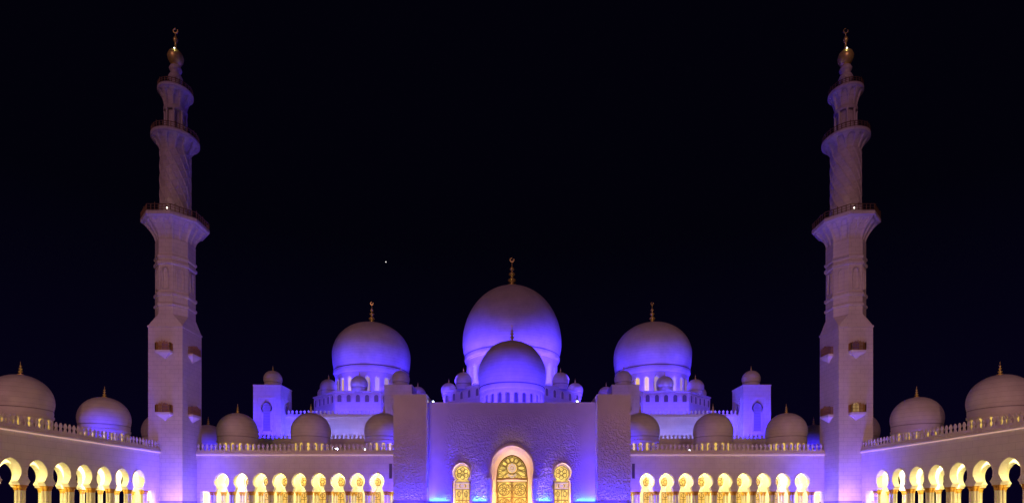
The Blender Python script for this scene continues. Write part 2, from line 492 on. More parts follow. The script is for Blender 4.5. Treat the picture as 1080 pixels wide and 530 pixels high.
# ------------------------------------------------------------------ minaret
def railing(mb, R, z, h, seg=40, rot=0, oct_=False, post=.06):
    def P(a):
        if oct_:
            k = ((a-rot) % (pi/4))-pi/8; return R*cos(pi/8)/cos(k)
        return R
    for k in range(seg):
        a = 2*pi*k/seg; r = P(a); mb.box(-post, post, -post, post, z, z+h*(1.18 if k % 5 == 0 else .95), Matrix.Translation((r*cos(a), r*sin(a), 0)))
        b = 2*pi*(k+1)/seg; r2 = P(b)
        for hh in (.12, .5, .92): mb.tube((r*cos(a), r*sin(a), z+h*hh), (r2*cos(b), r2*sin(b), z+h*hh), .055 if hh < .9 else .09, 6)

def flare(mb, r0, r1, z0, z1, nn, octf=False, seg=160, nv=26, inset=.42):
    def fn(u, v):
        a = 2*pi*u; z = z0+(z1-z0)*v
        r = r0+(r1-r0)*(v**1.7)
        kk = abs((u*nn) % 1-.5)*2          # 0 at niche centre
        hw = .80*sqrt(max(0, 1-v**2.4))
        if .04 < v < .93 and kk < hw: r -= inset*(.35+.65*v)
        if octf:
            k = (a % (pi/4))-pi/8 if False else ((a-pi/8) % (pi/4))-pi/8
            r *= cos(pi/8)/cos(k)
        return (r*cos(a), r*sin(a), z)
    mb.surf(fn, seg, nv, smooth=False)

OCT = pi/8
def minaret(x, side, label):
    t = thing('minaret', label, 'minaret', (x, 122.65, 0), group='tall marble minarets')
    W = 3.65
    m = MB(); m.box(-W, W, -W, W, 0, 39.55)
    m.box(-W-.12, W+.12, -W-.12, W+.12, 39.55, 39.95)
    o = m.build('shaft', M['shaft'], t)
    # broach from square to octagon
    bm = bmesh.new(); R8 = 3.9
    for sx in (-1, 1):
        for sy in (-1, 1): bm.verts.new((sx*W, sy*W, 39.951))
    for k in range(8): a = OCT+k*pi/4; bm.verts.new((R8*cos(a), R8*sin(a), 42.4))
    bmesh.ops.convex_hull(bm, input=bm.verts[:]); me = bpy.data.meshes.new('broach'); bm.to_mesh(me); bm.free()
    me.materials.append(M['shaft']); link('broach', me, t)
    m = MB(); R8 = 3.86
    prof = [(R8, 42.35), (R8, 44.1), (R8+.28, 44.3), (R8+.28, 44.7), (R8, 44.9), (R8, 46.3), (R8+.3, 46.5), (R8+.3, 47.0), (R8-.05, 47.2),
            (R8-.05, 52.9), (R8+.3, 53.1), (R8+.3, 53.6), (R8, 53.8), (R8, 54.3), (R8+.26, 54.5), (R8+.26, 54.9), (R8, 55.1), (R8, 58.4)]
    m.lathe(prof, 8, rot=OCT, smooth=False)
    # framed blind panels on the eight sides
    for k in range(8):
        mt = Matrix.Rotation(k*pi/4, 4, 'Z') @ Matrix.Translation((0, -(R8-.05)*cos(OCT), 0))
        pts = pointed(.62, 47.9, 51.3, 52.3, 6)
        m.bar(pts, .24, -.2, .05, True, mt)
        m.box(-1.15, -1.0, -.10, .05, 47.5, 52.6, mt); m.box(1.0, 1.15, -.10, .05, 47.5, 52.6, mt)
    m.build('octagonal_stage', M['shaft'], t)
    b = MB(); flare(b, 3.8, 6.2, 58.4, 62.3, 16, True)
    b.lathe([(6.25, 62.3), (6.6, 62.45), (6.6, 63.1), (6.4, 63.3)], 8, rot=OCT, smooth=False)
    bo = b.build('balcony', M['shaft'], t)
    r = MB(); railing(r, 6.45, 63.3, 1.35, 48, OCT, True); r.build('railing', M['rail'], bo)
    # spiral carved cylinder
    c = MB()
    def fn(u, v):
        z = 63.2+15.2*v; a = 2*pi*u
        s1 = abs(((u*12+v*5.0) % 1)-.5)*2; s2 = abs(((u*6-v*9.0) % 1)-.5)*2
        d = .13 if (s1 > .80) else 0
        d = max(d, .08 if s2 > .86 else 0)
        r = 2.92+d; return (r*cos(a), r*sin(a), z)
    c.surf(fn, 200, 150, smooth=False)
    c.lathe([(3.3, 63.3), (3.3, 63.9), (3.0, 64.2)], 32)
    c.build('carved_shaft', M['shaft'], t)
    b = MB(); flare(b, 2.95, 4.45, 78.3, 81.0, 12)
    b.lathe([(4.45, 81.0), (4.68, 81.15), (4.68, 81.7), (4.5, 81.85)], 40)
    bo = b.build('balcony', M['shaft'], t)
    r = MB(); railing(r, 4.5, 81.85, 1.15, 36); r.build('railing', M['rail'], bo)
    c = MB(); c.lathe([(1.75, 81.8), (1.75, 88.1)], 24, smooth=True); c.lathe([(2.35, 81.86), (2.35, 82.5), (2.1, 82.7)], 24)
    c.lathe([(2.2, 87.3), (2.3, 87.6), (2.3, 88.0), (2.1, 88.15)], 24)
    c.build('upper_shaft', M['shaft'], t)
    for k in range(8):
        a = 2*pi*(k+.5)/8; q = MB(); q.lathe([(.30, 0), (.30, .3), (.22, .4), (.22, 4.2), (.32, 4.7)], 10)
        q.build('column', M['trim'], t, (2.02*cos(a), 2.02*sin(a), 82.65))
    b = MB(); flare(b, 2.15, 3.2, 88.1, 91.4, 10, seg=120)
    b.lathe([(3.25, 91.4), (3.46, 91.5), (3.46, 92.0), (3.3, 92.15)], 36)
    bo = b.build('balcony', M['shaft'], t)
    r = MB(); railing(r, 3.3, 92.15, 1.0, 30); r.build('railing', M['rail'], bo)
    n = MB(); n.lathe([(1.1, 92.1), (1.0, 93.6), (.75, 94.0), (1.3, 94.7), (1.42, 95.2), (1.15, 95.8), (.75, 96.1), (1.1, 96.6), (1.28, 97.1), (1.0, 97.7), (.65, 98.0)], 24)
    n.build('neck', M['trim'], t)
    g = MB(); g.lathe([(.65, 98.0), (1.05, 98.25), (1.5, 99.1), (1.62, 99.8), (1.3, 100.7), (.8, 101.2), (.35, 101.7), (.22, 102.2), (.2, 102.9), (.42, 103.3),
                       (.5, 103.7), (.35, 104.1), (.14, 104.4), (.12, 104.9), (.03, 105.2)], 24)
    gb = g.build('gilded_bulb', M['gold'], t)
    cm = crescent_mb(.55, .20); cm.build('crescent', M['gold'], gb, (0, 0, 105.0))
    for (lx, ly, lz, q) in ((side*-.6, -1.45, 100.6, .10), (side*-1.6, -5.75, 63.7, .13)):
        k = MB(); k.lathe([(q*.4, 0), (q, q*.5), (q, q*1.4), (q*.3, q*2)], 10); k.build('glint', M['glint'], t, (lx, ly, lz))  # added glowing beads, standing in for glints on the bulb and balcony
    # balconettes on the two faces in view
    for zb in (20.5, 33.6):
        for ang in (0, side*-pi/2):
            bm_ = MB(); mt = Matrix.Rotation(ang, 4, 'Z') @ Matrix.Translation((0, -W, zb))
            ws = 1.62
            def ring(hw, dp, z): return [(-hw, 0, z), (-hw, -dp, z), (hw, -dp, z), (hw, 0, z)]
            lv = [ring(.10, .10, -.75), ring(.45, .35, -.35), ring(1.05, .75, .10), ring(ws, 1.0, .45), ring(ws, 1.05, .9), ]
            vs = [p for l in lv for p in l]; fs = []
            for i in range(4):
                for j in range(4): fs.append((i*4+j, i*4+(j+1) % 4, i*4+4+(j+1) % 4, i*4+4+j))
            fs += [(0, 1, 2, 3), (16, 17, 18, 19)]
            bm_.add(vs, fs, mat=mt)
            bb = bm_.build('balconette', M['trim'], t)
            rr = MB()
            for (p, q) in (((-ws+.08, -.95), (ws-.08, -.95)), ((-ws+.08, 0), (-ws+.08, -.95)), ((ws-.08, 0), (ws-.08, -.95))):
                for hh in (.1, .75, 1.5): rr.tube((p[0], p[1], .9+hh), (q[0], q[1], .9+hh), .06, 6, mt)
                nn = 11 if p[1] == q[1] else 4
                for i in range(nn+1):
                    tt = i/nn; xx = p[0]+(q[0]-p[0])*tt; yy = p[1]+(q[1]-p[1])*tt
                    rr.box(xx-.06, xx+.06, yy-.05, yy+.05, .9, 2.4+(.45*(1-abs(tt-.5)*2)+(.18 if i % 2 else 0) if nn > 5 else .1), mt)
                    
            rr.build('railing', M['dullgold'], bb)
            dd = MB(); dd.prism(pointed(.75, .9, 2.2, 2.95, 6), -.04, .0, mt); dd.build('door', M['dimwin'] if not (side > 0 and zb < 30 and ang == 0) else M['warmwin'], bb)
    pl = MB(); pl.box(-W-.14, W+.14, -W-.14, W+.14, 2.35, 2.6); pl.build('plinth_band', M['groove'], t)
    return t
minaret(-73.75, -1, 'slender marble minaret on the left with a blue lit square base and gold finial')
minaret(73.15, 1, 'slender marble minaret on the right with a lit square base and gold finial')

# ------------------------------------------------------------------ gatehouse
def gatehouse():
    t = thing('gatehouse', 'tall carved marble gatehouse with three golden arched openings between two square piers', 'gatehouse', (0, 114.5, 0))
    Z = 22.6
    big = []; n = 20
    # main opening: jamb 4.1, bulging to 4.45 at z 9.0, apex 14
    def bigprof(hj, hm, zs, zc, za, z0=0.0):
        L = [(-hj, z0), (-hj, zs)]
        for i in range(n+1):
            tt = i/n; a = tt*pi/2
            if i == 0: L.append((-(hj+hm)/2, zs+(zc-zs)*.45))
            x = -hm*cos(a)**.92 if tt < 1 else 0
            L.append((x, zc+(za-zc)*(sin(a)*.8+.2*tt)))
        return L+[(-x, z) for x, z in reversed(L[:-1])]
    P0 = bigprof(4.1, 4.45, 7.3, 9.0, 14.0)
    def sideprof(r, zc, hj, z0=0.0, peak=.35, zj=6.5):
        return horseshoe(r, zc, z0, hj, peak, 44, 0.01)[0:1]+[(-hj, zj)]+horseshoe(r, zc, zj-.5, hj, peak, 44, .01)[1:-1]+[(hj, zj), (hj, z0)]
    r1 = 1.88
    def sp(r, hj, zc=8.45, pk=.1):
        phi = 50; pts = [(-hj, 0), (-hj, zc-r*.95), ]
        for i in range(33):
            a = radians(180+phi)+(radians(-phi)-radians(180+phi))*i/32
            x = r*cos(a); z = r*sin(a)
            if z > 0: z += pk*(1-abs(x)/r)**1.3
            pts.append((x, zc+z))
        return pts+[(hj, zc-r*.95), (hj, 0)]
    S0 = sp(1.9, 1.72)
    w = MB()
    bays = [(-17.1, -13.6, None, 0), (-13.6, -7.0, S0, -10.3), (-7.0, 7.0, P0, 0), (7.0, 13.6, S0, 10.3), (13.6, 17.1, None, 0)]
    arch_wall(w, bays, 0, Z, 0, 2.6)
    w.build('carved_wall', M['relief'], t)
    bd = MB(); bd.box(-17.1, 17.1, 2.602, 26, 0, Z-.6); 
    bd.build('body', M['wall'], t)
    cp = MB(); cp.box(-17.1, 17.1, -.06, 2.9, Z, Z+.18); cp.build('coping', M['trim'], t)
    for s in (-1, 1):
        p = MB(); a, b = sorted((s*17.1, s*24.2)); a2, b2 = sorted((s*17.102, s*23.75))
        p.box(a2, b2, -2.5, 20, 0, 23.8); 
        p.build('pier', M['pierm'], t)
        c = MB(); c.box(a2-.05, b2+.05, -2.55, 20.05, 23.8, 23.95); c.build('coping', M['trim'], t)
        q = MB(); q.box(a2-.08, b2+.08, -2.6, 0, 2.25, 2.5); q.build('base_moulding', M['groove'], t)
    # base moulding across the wall
    q = MB()
    for a, b in ((-17.1, -12.5), (-8.1, -5.0), (5.0, 8.1), (12.5, 17.1)): q.box(a, b, -.10, -.003, 2.25, 2.5)
    q.build('base_moulding', M['groove'], t)
    # main splayed surround
    def offs(P, k, z=1.0): return [(x*k, 9.0+(zz-9.0)*z if zz > 7.3 else zz) for x, zz in P]
    P1 = bigprof(4.06, 4.41, 7.3, 9.0, 13.95); P2 = bigprof(3.55, 3.72, 7.3, 8.8, 13.1); P3 = bigprof(3.25, 3.05, 7.25, 8.3, 12.1)
    fr = MB()
    Po = bigprof(4.45, 4.8, 7.25, 9.05, 14.45)
    def loft(mb, A, ya, B, yb):
        m_ = len(A); mb.add([(x, ya, z) for x, z in A]+[(x, yb, z) for x, z in B], [(i, i+1, i+1+m_, i+m_) for i in range(m_-1)], True)
    for (A, ya, B, yb) in ((Po, -.0, Po, -.34), (Po, -.34, P1, -.42), (P1, -.42, P1, .1), (P1, .1, P2, .55), (P2, .55, P2, .75), (P2, .75, P3, 1.5), (P3, 1.5, P3, 2.0)): loft(fr, A, ya, B, yb)
    fo = fr.build('arch_surround', M['arch'], t)
    im = MB()
    for s in (-1, 1):
        a, b = sorted((s*4.48, s*5.3)); im.box(a, b, -.75, -.003, 7.12, 7.32)
    im.build('impost_ledge', M['trim'], t)
    # gilded main gate: amber glass + tracery
    g = MB(); yg = 1.62
    g.prism([(x, z) for x, z in bigprof(3.26, 3.06, 7.25, 8.3, 12.12)], yg, yg+.08)
    go = g.build('gate_glazing', M['glass'], t)
    T = MB(); y0, y1 = yg-.16, yg-.02
    out = bigprof(3.2, 3.0, 7.25, 8.3, 12.05); T.rib(out, .22, y0-.05, y1)
    T.rib(bigprof(2.95, 2.72, 7.25, 8.3, 11.7), .10, y0, y1)
    T.rib([(-3.2, 7.22), (3.2, 7.22)], .34, y0-.06, y1)
    cz = 9.45
    for rr, ww in ((1.15, .13), (.62, .10)): T.rib([(rr*cos(a*pi/12), cz+rr*sin(a*pi/12)) for a in range(24)], ww, y0, y1, True)
    def edge(a):                       # distance from the rose centre to the arch outline along an angle
        d = Vector((cos(a), sin(a))); best = 9
        for i in range(len(out)-1):
            p = Vector(out[i])-Vector((0, cz)); q_ = Vector(out[i+1])-Vector((0, cz)); e = q_-p
            den = d.x*e.y-d.y*e.x
            if abs(den) < 1e-6: continue
            tt = (p.x*e.y-p.y*e.x)/den; uu = (p.x*d.y-p.y*d.x)/den
            if tt > 0 and 0 <= uu <= 1: best = min(best, tt)
        return min(best, (cz-7.3)/max(1e-3, -sin(a)) if sin(a) < 0 else 9)
    NP = 12
    for k in range(NP):
        a = 2*pi*k/NP+pi/NP; e = edge(a)
        T.rib([(1.15*cos(a), cz+1.15*sin(a)), (e*cos(a), cz+e*sin(a))], .10, y0, y1)
        a2 = 2*pi*k/NP; e2 = edge(a2)-.12; mid = (1.15+e2)/2; wd = .42
        pet = []
        for i in range(16):
            tt = 2*pi*i/16; rr = mid+(e2-1.15)*.42*cos(tt); la = wd*.9*sin(tt)
            pet.append((rr*cos(a2)-la*sin(a2), cz+rr*sin(a2)+la*cos(a2)))
        T.rib(pet, .08, y0, y1, True)
    for k in range(6):
        a = 2*pi*k/6+.3; T.rib([(.35*cos(a)+.27*cos(j*pi/5), cz+.35*sin(a)+.27*sin(j*pi/5)) for j in range(10)], .06, y0-.02, y1, True)
    # door leaves with flower tracery
    for s in (-1, 1):
        T.rib([(s*.06, 0), (s*.06, 6.6)], .16, y0-.04, y1)
        for zz in (0.7, 3.4, 6.6): T.rib([(0, zz), (s*3.2, zz)], .14, y0, y1)
        for (fx, fz, fr_) in ((1.6, 5.0, 1.25), (1.6, 2.05, 1.15)):
            T.rib([(s*fx+fr_*cos(a*pi/12), fz+fr_*sin(a*pi/12)) for a in range(24)], .10, y0, y1, True)
            for k in range(8):
                a = k*pi/4; cxx, czz = s*fx+fr_*.55*cos(a), fz+fr_*.55*sin(a)
                T.rib([(cxx+fr_*.36*cos(j*pi/5)*1, czz+fr_*.36*sin(j*pi/5)) for j in range(10)], .07, y0, y1, True)
        for k in range(5):
            zz = 1.0+k*1.2
            T.rib([(s*3.1, zz), (s*2.75, zz+.35), (s*2.95, zz+.8), (s*3.1, zz+1.1)], .08, y0, y1)
            T.rib([(s*.15, zz), (s*.42, zz+.4), (s*.3, zz+.8), (s*.15, zz+1.1)], .08, y0, y1)
    T.build('tracery', M['tracery'], go)
    # pale mother-of-pearl band and flower
    pf = MB()
    for k in range(8):
        a = k*pi/4; pf.prism([(.62*cos(a)+.30*cos(j*pi/4), cz+.62*sin(a)*1.1+.30*sin(j*pi/4)) for j in range(8)], y0-.05, y0-.005)
    pf.prism([(.28*cos(j*pi/5), cz+.28*sin(j*pi/5)) for j in range(10)], y0-.07, y0-.01)
    for k in range(-3, 4):
        pf.prism([(k*.24+.2*cos(j*pi/3), 7.62+abs(k)*.13+.28*sin(j*pi/3)) for j in range(6)], y0-.09, y0-.065)
    pf.build('pearl_flower', M['pearl'], go)
    hd = MB()
    for s in (-1, 1):
        hd.prism([(0, 6.66), (s*3.1, 6.66), (s*3.1, 7.0), (s*2.2, 6.95), (s*1.2, 7.1), (0, 7.1)], y0-.10, y0-.062)
    hd.build('lintel_panel', M['pearl'], go)
    # side windows
    for s in (-1, 1):
        fr = MB(); cxx = s*10.3
        A0 = [(cxx+x, z) for x, z in sp(2.08, 1.92)]; A1 = [(cxx+x, z) for x, z in sp(1.865, 1.685)]; A2 = [(cxx+x, z) for x, z in sp(1.62, 1.5, 8.35)]
        for (A, ya, B, yb) in ((A0, 0, A0, -.2), (A0, -.2, A1, -.25), (A1, -.25, A1, 2.0), (A1, 2.0, A2, 2.0), (A2, 2.0, A2, 2.4)): loft(fr, A, ya, B, yb)
        f_ = fr.build('window_surround', M['arch'], t)
        g = MB(); g.prism([(cxx+x, z) for x, z in sp(1.64, 1.52, 8.35)], 2.25, 2.33); gz = g.build('window', M['glass'], t)
        T = MB(); y0, y1 = 2.1, 2.24
        T.rib([(cxx+x, z) for x, z in sp(1.6, 1.48, 8.35)], .14, y0, y1)
        for k in range(6):
            a = k*pi/3+pi/6; T.rib([(cxx+.78*cos(a)+.45*cos(j*pi/6), 8.4+.78*sin(a)+.45*sin(j*pi/6)) for j in range(12)], .09, y0, y1, True)
        T.rib([(cxx+.38*cos(j*pi/6), 8.4+.38*sin(j*pi/6)) for j in range(12)], .09, y0, y1, True)
        for zz in (6.6, 5.0, 2.8, .6): T.rib([(cxx-1.5, zz), (cxx+1.5, zz)], .13, y0, y1)
        T.rib([(cxx+.62*cos(j*pi/6), 5.8+.62*sin(j*pi/6)) for j in range(12)], .1, y0, y1, True)
        for xx in (-.75, 0, .75): T.rib([(cxx+xx, 0), (cxx+xx, 4.95)], .08, y0, y1)
        for xx in (-.75, .75):
            for zz in (4.1, 2.0): T.rib([(cxx+xx+.36*cos(j*pi/5), zz+.6*sin(j*pi/5)) for j in range(10)], .08, y0, y1, True)
        T.build('tracery', M['tracery'], gz)
        pf = MB(); pf.box(cxx-1.42, cxx+1.42, 2.06, 2.09, 5.15, 5.45); pf.box(cxx-1.42, cxx+1.42, 2.06, 2.09, 6.2, 6.5)
        pf.prism([(cxx+.5*cos(j*pi/4), 5.83+.3*sin(j*pi/4)) for j in range(8)], 2.06, 2.09)
        for q in (-1, 1): pf.prism([(cxx+q*1.05+.28*cos(j*pi/4), 5.83+.3*sin(j*pi/4)) for j in range(8)], 2.06, 2.09)
        
        pf.build('pearl_panel', M['pearl'], gz)
    return t
# carving on the piers: own coordinates, all over
def pier_mat():
    m = marble('pier_marble', (.66, .62, .60), course=30, joint=0, relief=.10, var=.08)
    nt = m.node_tree
    for n in nt.nodes:
        if n.type == 'MAP_RANGE' and abs(n.inputs[1].default_value-12.6) < .01: n.inputs[3].default_value = 1; n.inputs[4].default_value = 1
        if n.type == 'MAP_RANGE' and abs(n.inputs[1].default_value-18.5) < .01: n.inputs[1].default_value = 3; n.inputs[2].default_value = 12; n.inputs[4].default_value = .1
    return m
M['pierm'] = pier_mat()
gatehouse()

# ------------------------------------------------------------------ great domes
def great_dome(name, label, x, y, R, k, zw, zr, Rd, d0, nwin, ww, wz, pod, cup, finh, winmats, group=None, crown_cres=True, cupR=2.65, base=1.6):
    t = thing(name, label, 'dome', (x, y, pod[1]), group=group)
    off = -pod[1]
    def zz(m): m.v = [(a, b, c+off) for a, b, c in m.v]; return m
    m = MB(); m.lathe(dome_prof(R, k, zw, zr, base, 30, .955), 96); zz(m).build('shell', M['dome'], t)
    g = MB(); g.lathe([(R*.957, zr-.14), (R*.957+.16, zr), (R*.957, zr+.14)], 96, cap=False); zz(g).build('ring', M['groove'], t)
    c = MB(); c.lathe([(R*.13, zw+R*k*.985), (R*.08, zw+R*k*1.01), (R*.03, zw+R*k*1.03)], 24); zz(c).build('cap', M['gold'], t)
    f = finial(t, zw+R*k*1.02+off, finh, crown_cres)
    d = MB(); drum(d, Rd, d0, zr-base*.9, nwin, ww, wz[0], wz[1], .45, 34)
    do = zz(d).build('drum', M['wall'], t)
    for i in range(nwin):
        a = 2*pi*(i+.5)/nwin
        if sin(a) > .25: continue
        w = MB(); arch_panel(w, a, Rd-.42, ww*.86, wz[0]+.1, wz[1]-ww*.9, wz[1]-.1, .04)
        zz(w).build('window', M[winmats(i, a)], do)
        for sg in (-1, 1):
            pass
    # octagonal podium with a row of small arches
    Rp, p0, p1, na = pod
    p = MB(); p.lathe([(Rp, p0), (Rp, p1-.5), (Rp+.3, p1-.4), (Rp+.3, p1-.05), (Rp-.4, p1)], 8, rot=OCT, smooth=False)
    po = zz(p).build('podium', M['wall'], t)
    if na:
        for kf in range(8):
            am = kf*pi/4
            if sin(am) > .3: continue
            for j in range(na):
                L = 2*Rp*sin(pi/8); u = (j+.5-na/2)*L/na
                mt = Matrix.Rotation(am+pi/2, 4, 'Z') @ Matrix.Translation((u, -Rp*cos(pi/8), 0))
                q = MB(); hw = min(.62, L/na*.3)
                q.prism(pointed(hw, p1-3.4, p1-1.9, p1-1.2, 5), -.03, .0, mt); zz(q).build('window', M['dimwin'], po)
                q = MB(); q.bar(pointed(hw+.1, p1-3.4, p1-1.9, p1-1.05, 5), .16, -.14, .0, False, mt); zz(q).build('window_frame', M['trim'], po)
    for (rad, deg) in cup:
        a = radians(deg); small_dome(t, rad*cos(a), rad*sin(a), p1+off-.6, cupR)
    return t
W1 = lambda i, a: 'palewin'
great_dome('great_dome', 'largest and tallest dome at the centre, rising behind the gatehouse', 0, 186, 16.4, 1.165, 54.9, 50.4, 15.0, 39, 24, .95, (40.4, 46.4),
           (23.5, 30, 37.6, 5), [(21.0, d) for d in (0, 45, 135, 180, 225, 270, 315)], 9.4, W1)
great_dome('great_dome', 'large dome left of centre beside the tallest one, bright blue around its drum', -46.6, 186, 12.65, .875, 51.0, 45.6, 11.6, 36.4, 24, .75, (37.4, 42.2),
           (18.2, 28, 36.4, 5), [(15.3, d) for d in (0, 180, 225, 270, 315)], 6.9, lambda i, a: 'warmwin' if i in (16, 15) else 'palewin', group='large domes flanking the central dome')
great_dome('great_dome', 'large dome right of centre beside the tallest one, yellow drum windows on its left', 46.6, 186, 12.65, .875, 51.0, 45.6, 11.6, 36.4, 24, .75, (37.4, 42.2),
           (18.2, 28, 36.4, 5), [(15.3, d) for d in (0, 180, 225, 270, 315)], 6.9, lambda i, a: 'yellowwin' if i in (14, 15, 16) else 'palewin', group='large domes flanking the central dome')
great_dome('entrance_dome', 'vivid blue dome directly above the gatehouse, in front of the tallest dome', 0, 140, 8.45, 1.03, 33.9, 30.8, 7.9, 22.5, 24, .55, (24.6, 28.6),
           (10.5, 18, 23.0, 0), [], 4.1, lambda i, a: 'dimwin', base=.9)

# ------------------------------------------------------------------ prayer hall, stepped behind the front arcade
def hall():
    t = thing('prayer_hall', 'broad pale blue lit marble hall with merlon parapets carrying the large domes', 'building', (0, 163, 0))
    def run(y, x0, x1, z, nm):
        m = MB(); merlons(m, x0, x1, y, z, 1.5, 1.15, .25); m.build('parapet', M['trim'], t)
    m = MB(); m.box(-74, 74, 0, 62, 0, 27.7); m.build('upper_wall', M['wall'], t)
    c = MB(); c.box(-74.2, 74.2, -.35, 0, 27.3, 27.69); c.box(-74.1, 74.1, -.2, 1.2, 27.702, 28.0); c.build('cornice', M['trim'], t)
    run(.2, -65.7, -36.6, 28.0, ''); run(.2, 36.6, 65.7, 28.0, ''); run(.2, -28.6, 28.6, 28.0, '')
    
    for a, b in ((-73, -24), (24, 73)):
        m = MB(); m.box(a, b, -11, -.36, 0, 19.2); m.build('lower_wall', M['wall'], t)
        c = MB(); c.box(a, b, -11.3, -11.0, 18.8, 19.19); c.box(a-.1, b+.1, -11.2, -10.2, 19.202, 19.5); c.build('cornice', M['trim'], t)
        run(-11, a, b, 19.5, '')
    return t
hall()

# ------------------------------------------------------------------ square turrets
def turret(x, label):
    t = thing('turret', label, 'turret', (x, 164, 20.0), group='square turrets on the prayer hall')
    m = MB(); W = 3.95; m.box(-W, W, -4, 4, -4, 16.1); m.box(-W-.1, W+.1, -4.1, 4.1, 15.9, 16.25)
    b = m.build('body', M['wall'], t)
    for ang in (0, pi/2, -pi/2):
        mt = Matrix.Rotation(ang, 4, 'Z') @ Matrix.Translation((0, -4.0 if ang == 0 else -W, 0))
        q = MB(); q.bar([(-2.3, 2.0), (-2.3, 12.6), (2.3, 12.6), (2.3, 2.0)], .16, -.12, 0, False, mt)
        o_ = horseshoe(1.42, 9.4, 3.0, 1.3, .5, 38, .01); q.bar([(a, z) for a, z in o_], .30, -.22, 0, False, mt)
        q.build('niche_frame', M['trim'], b)
        r = MB(); r.prism(horseshoe(1.28, 9.4, 3.0, 1.15, .45, 38, .01), -.035, -.003, mt); r.build('niche', M['nichem'], b)
    small_dome(t, 0, 0, 15.9, 2.6, 1.0)
    return t
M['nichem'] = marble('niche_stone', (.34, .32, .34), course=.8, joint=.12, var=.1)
turret(-70.1, 'outer left blue lit square turret with one round dome, near the left minaret')
turret(-32.6, 'inner left square turret with a round dome, partly behind the gatehouse pier')
turret(32.6, 'inner right square turret with a round dome, partly behind the gatehouse pier')
turret(70.1, 'outer right blue lit square turret with one round dome, near the right minaret')

# ------------------------------------------------------------------ floodlights that show as bright points
def floodlight(x, y, z, label, lit=True, s=1.0):
    t = thing('floodlight', label, 'floodlight', (x, y, z), group='roof floodlights')
    b = MB(); b.box(-.28*s, .28*s, -.10*s, .14*s, .25*s, .65*s); b.build('housing', M['lampd'], t)
    b = MB(); b.box(-.05, .05, -.04, .06, 0, .26*s); b.box(-.22, .22, -.12, .12, -.02, .05); b.build('bracket', M['lampd'], t)
    b = MB(); b.box(-.23*s, .23*s, -.125*s, -.102*s, .29*s, .61*s); b.build('lens', M['lampw'], t)
floodlight(-16.2, 115.0, 22.78, 'small glaring white floodlight on the left top edge of the gatehouse wall', s=.55)
floodlight(13.4, 115.0, 22.78, 'small glaring white floodlight on the right top edge of the gatehouse wall', s=.6)
floodlight(-39.6, 126.3, 13.9, 'brighter white floodlight behind the parapet just left of the gatehouse', s=1.2)
floodlight(-33.0, 126.3, 13.9, 'white floodlight behind the parapet closest to the left gatehouse pier', s=.9)
floodlight(40.0, 126.3, 13.9, 'white floodlight behind the parapet right of the gatehouse', s=.6)

st = MB(); st.lathe([(2*sin(pi*i/10)+.001, -2*cos(pi*i/10)) for i in range(11)], 16)
so = st.build('star', M['star'], None, ((407-540)/590*2400, 2400, 1.6+(533-276)/590*2400))
so['label'] = 'single faint white star in the dark sky above the left large dome'; so['category'] = 'star'

# ------------------------------------------------------------------ ground
g = MB(); g.add([(-3000, -600, 0), (3000, -600, 0), (3000, 3000, 0), (-3000, 3000, 0)], [(0, 1, 2, 3)])
struct(g.build('ground', M['desert']))
g = MB(); g.add([(-95, -30, .004), (95, -30, .004), (95, 230, .004), (-95, 230, .004)], [(0, 1, 2, 3)])
struct(g.build('courtyard_paving', M['floor']))

# ------------------------------------------------------------------ light
def aim(o, target):
    d = Vector(target)-Vector(o.location); o.rotation_euler = d.to_track_quat('-Z', 'Y').to_euler()
def area(loc, target, sx, sy, power, col, spread=180, name='lamp'):
    l = bpy.data.lights.new(name, 'AREA'); l.shape = 'RECTANGLE'; l.size = sx; l.size_y = sy; l.energy = power; l.color = col
    l.spread = radians(spread)
    o = bpy.data.objects.new(name, l); C.objects.link(o); o.location = loc; aim(o, target); return o
def spot(loc, target, power, col, angle=90, blend=.8, rad=.3, name='spot_lamp'):
    l = bpy.data.lights.new(name, 'SPOT'); l.energy = power; l.color = col; l.spot_size = radians(angle); l.spot_blend = blend; l.shadow_soft_size = rad
    o = bpy.data.objects.new(name, l); C.objects.link(o); o.location = loc; aim(o, target); return o
BLUE = (.030, .012, 1.0); VIO = (.15, .045, 1.0); MAU = (.34, .18, 1.0); CY = (.06, .75, 1.0); WARM = (1.0, .83, .27)

# galleries: warm light under the ceilings
for s in (-1, 1):
    area((s*(XW+5.0), 101, 10.2), (s*(XW+5.0), 101, 0), 5.5, 62, 13000, WARM)
    area((s*49.5, 124.4+3.0, 10.2), (s*49.5, 127.4, 0), 49, 2.6, 4000, WARM)
    area((s*49.5, 124.4+7.3, 10.2), (s*49.5, 131.7, 0), 49, 2.6, 4300, WARM)

# the overall dim warm light of the surrounding lamp masts
sl = bpy.data.lights.new('sun', 'SUN'); sl.energy = .29; sl.angle = radians(12); sl.color = (1.0, .40, .58)
so_ = bpy.data.objects.new('sun', sl); C.objects.link(so_); so_.rotation_euler = (radians(68), 0, radians(-14))

# unseen warm fill spots, added behind and beside the viewer to brighten domes and walls
for s in (-1, 1):
    spot((s*32, -14, 11), (s*62, 124, 16), 78000, (1, .52, .36), 50, .9, .8)
    spot((s*34, 20, 9), (s*-74, 100, 9), 42000, (1, .38, .37), 60, .9, .8)
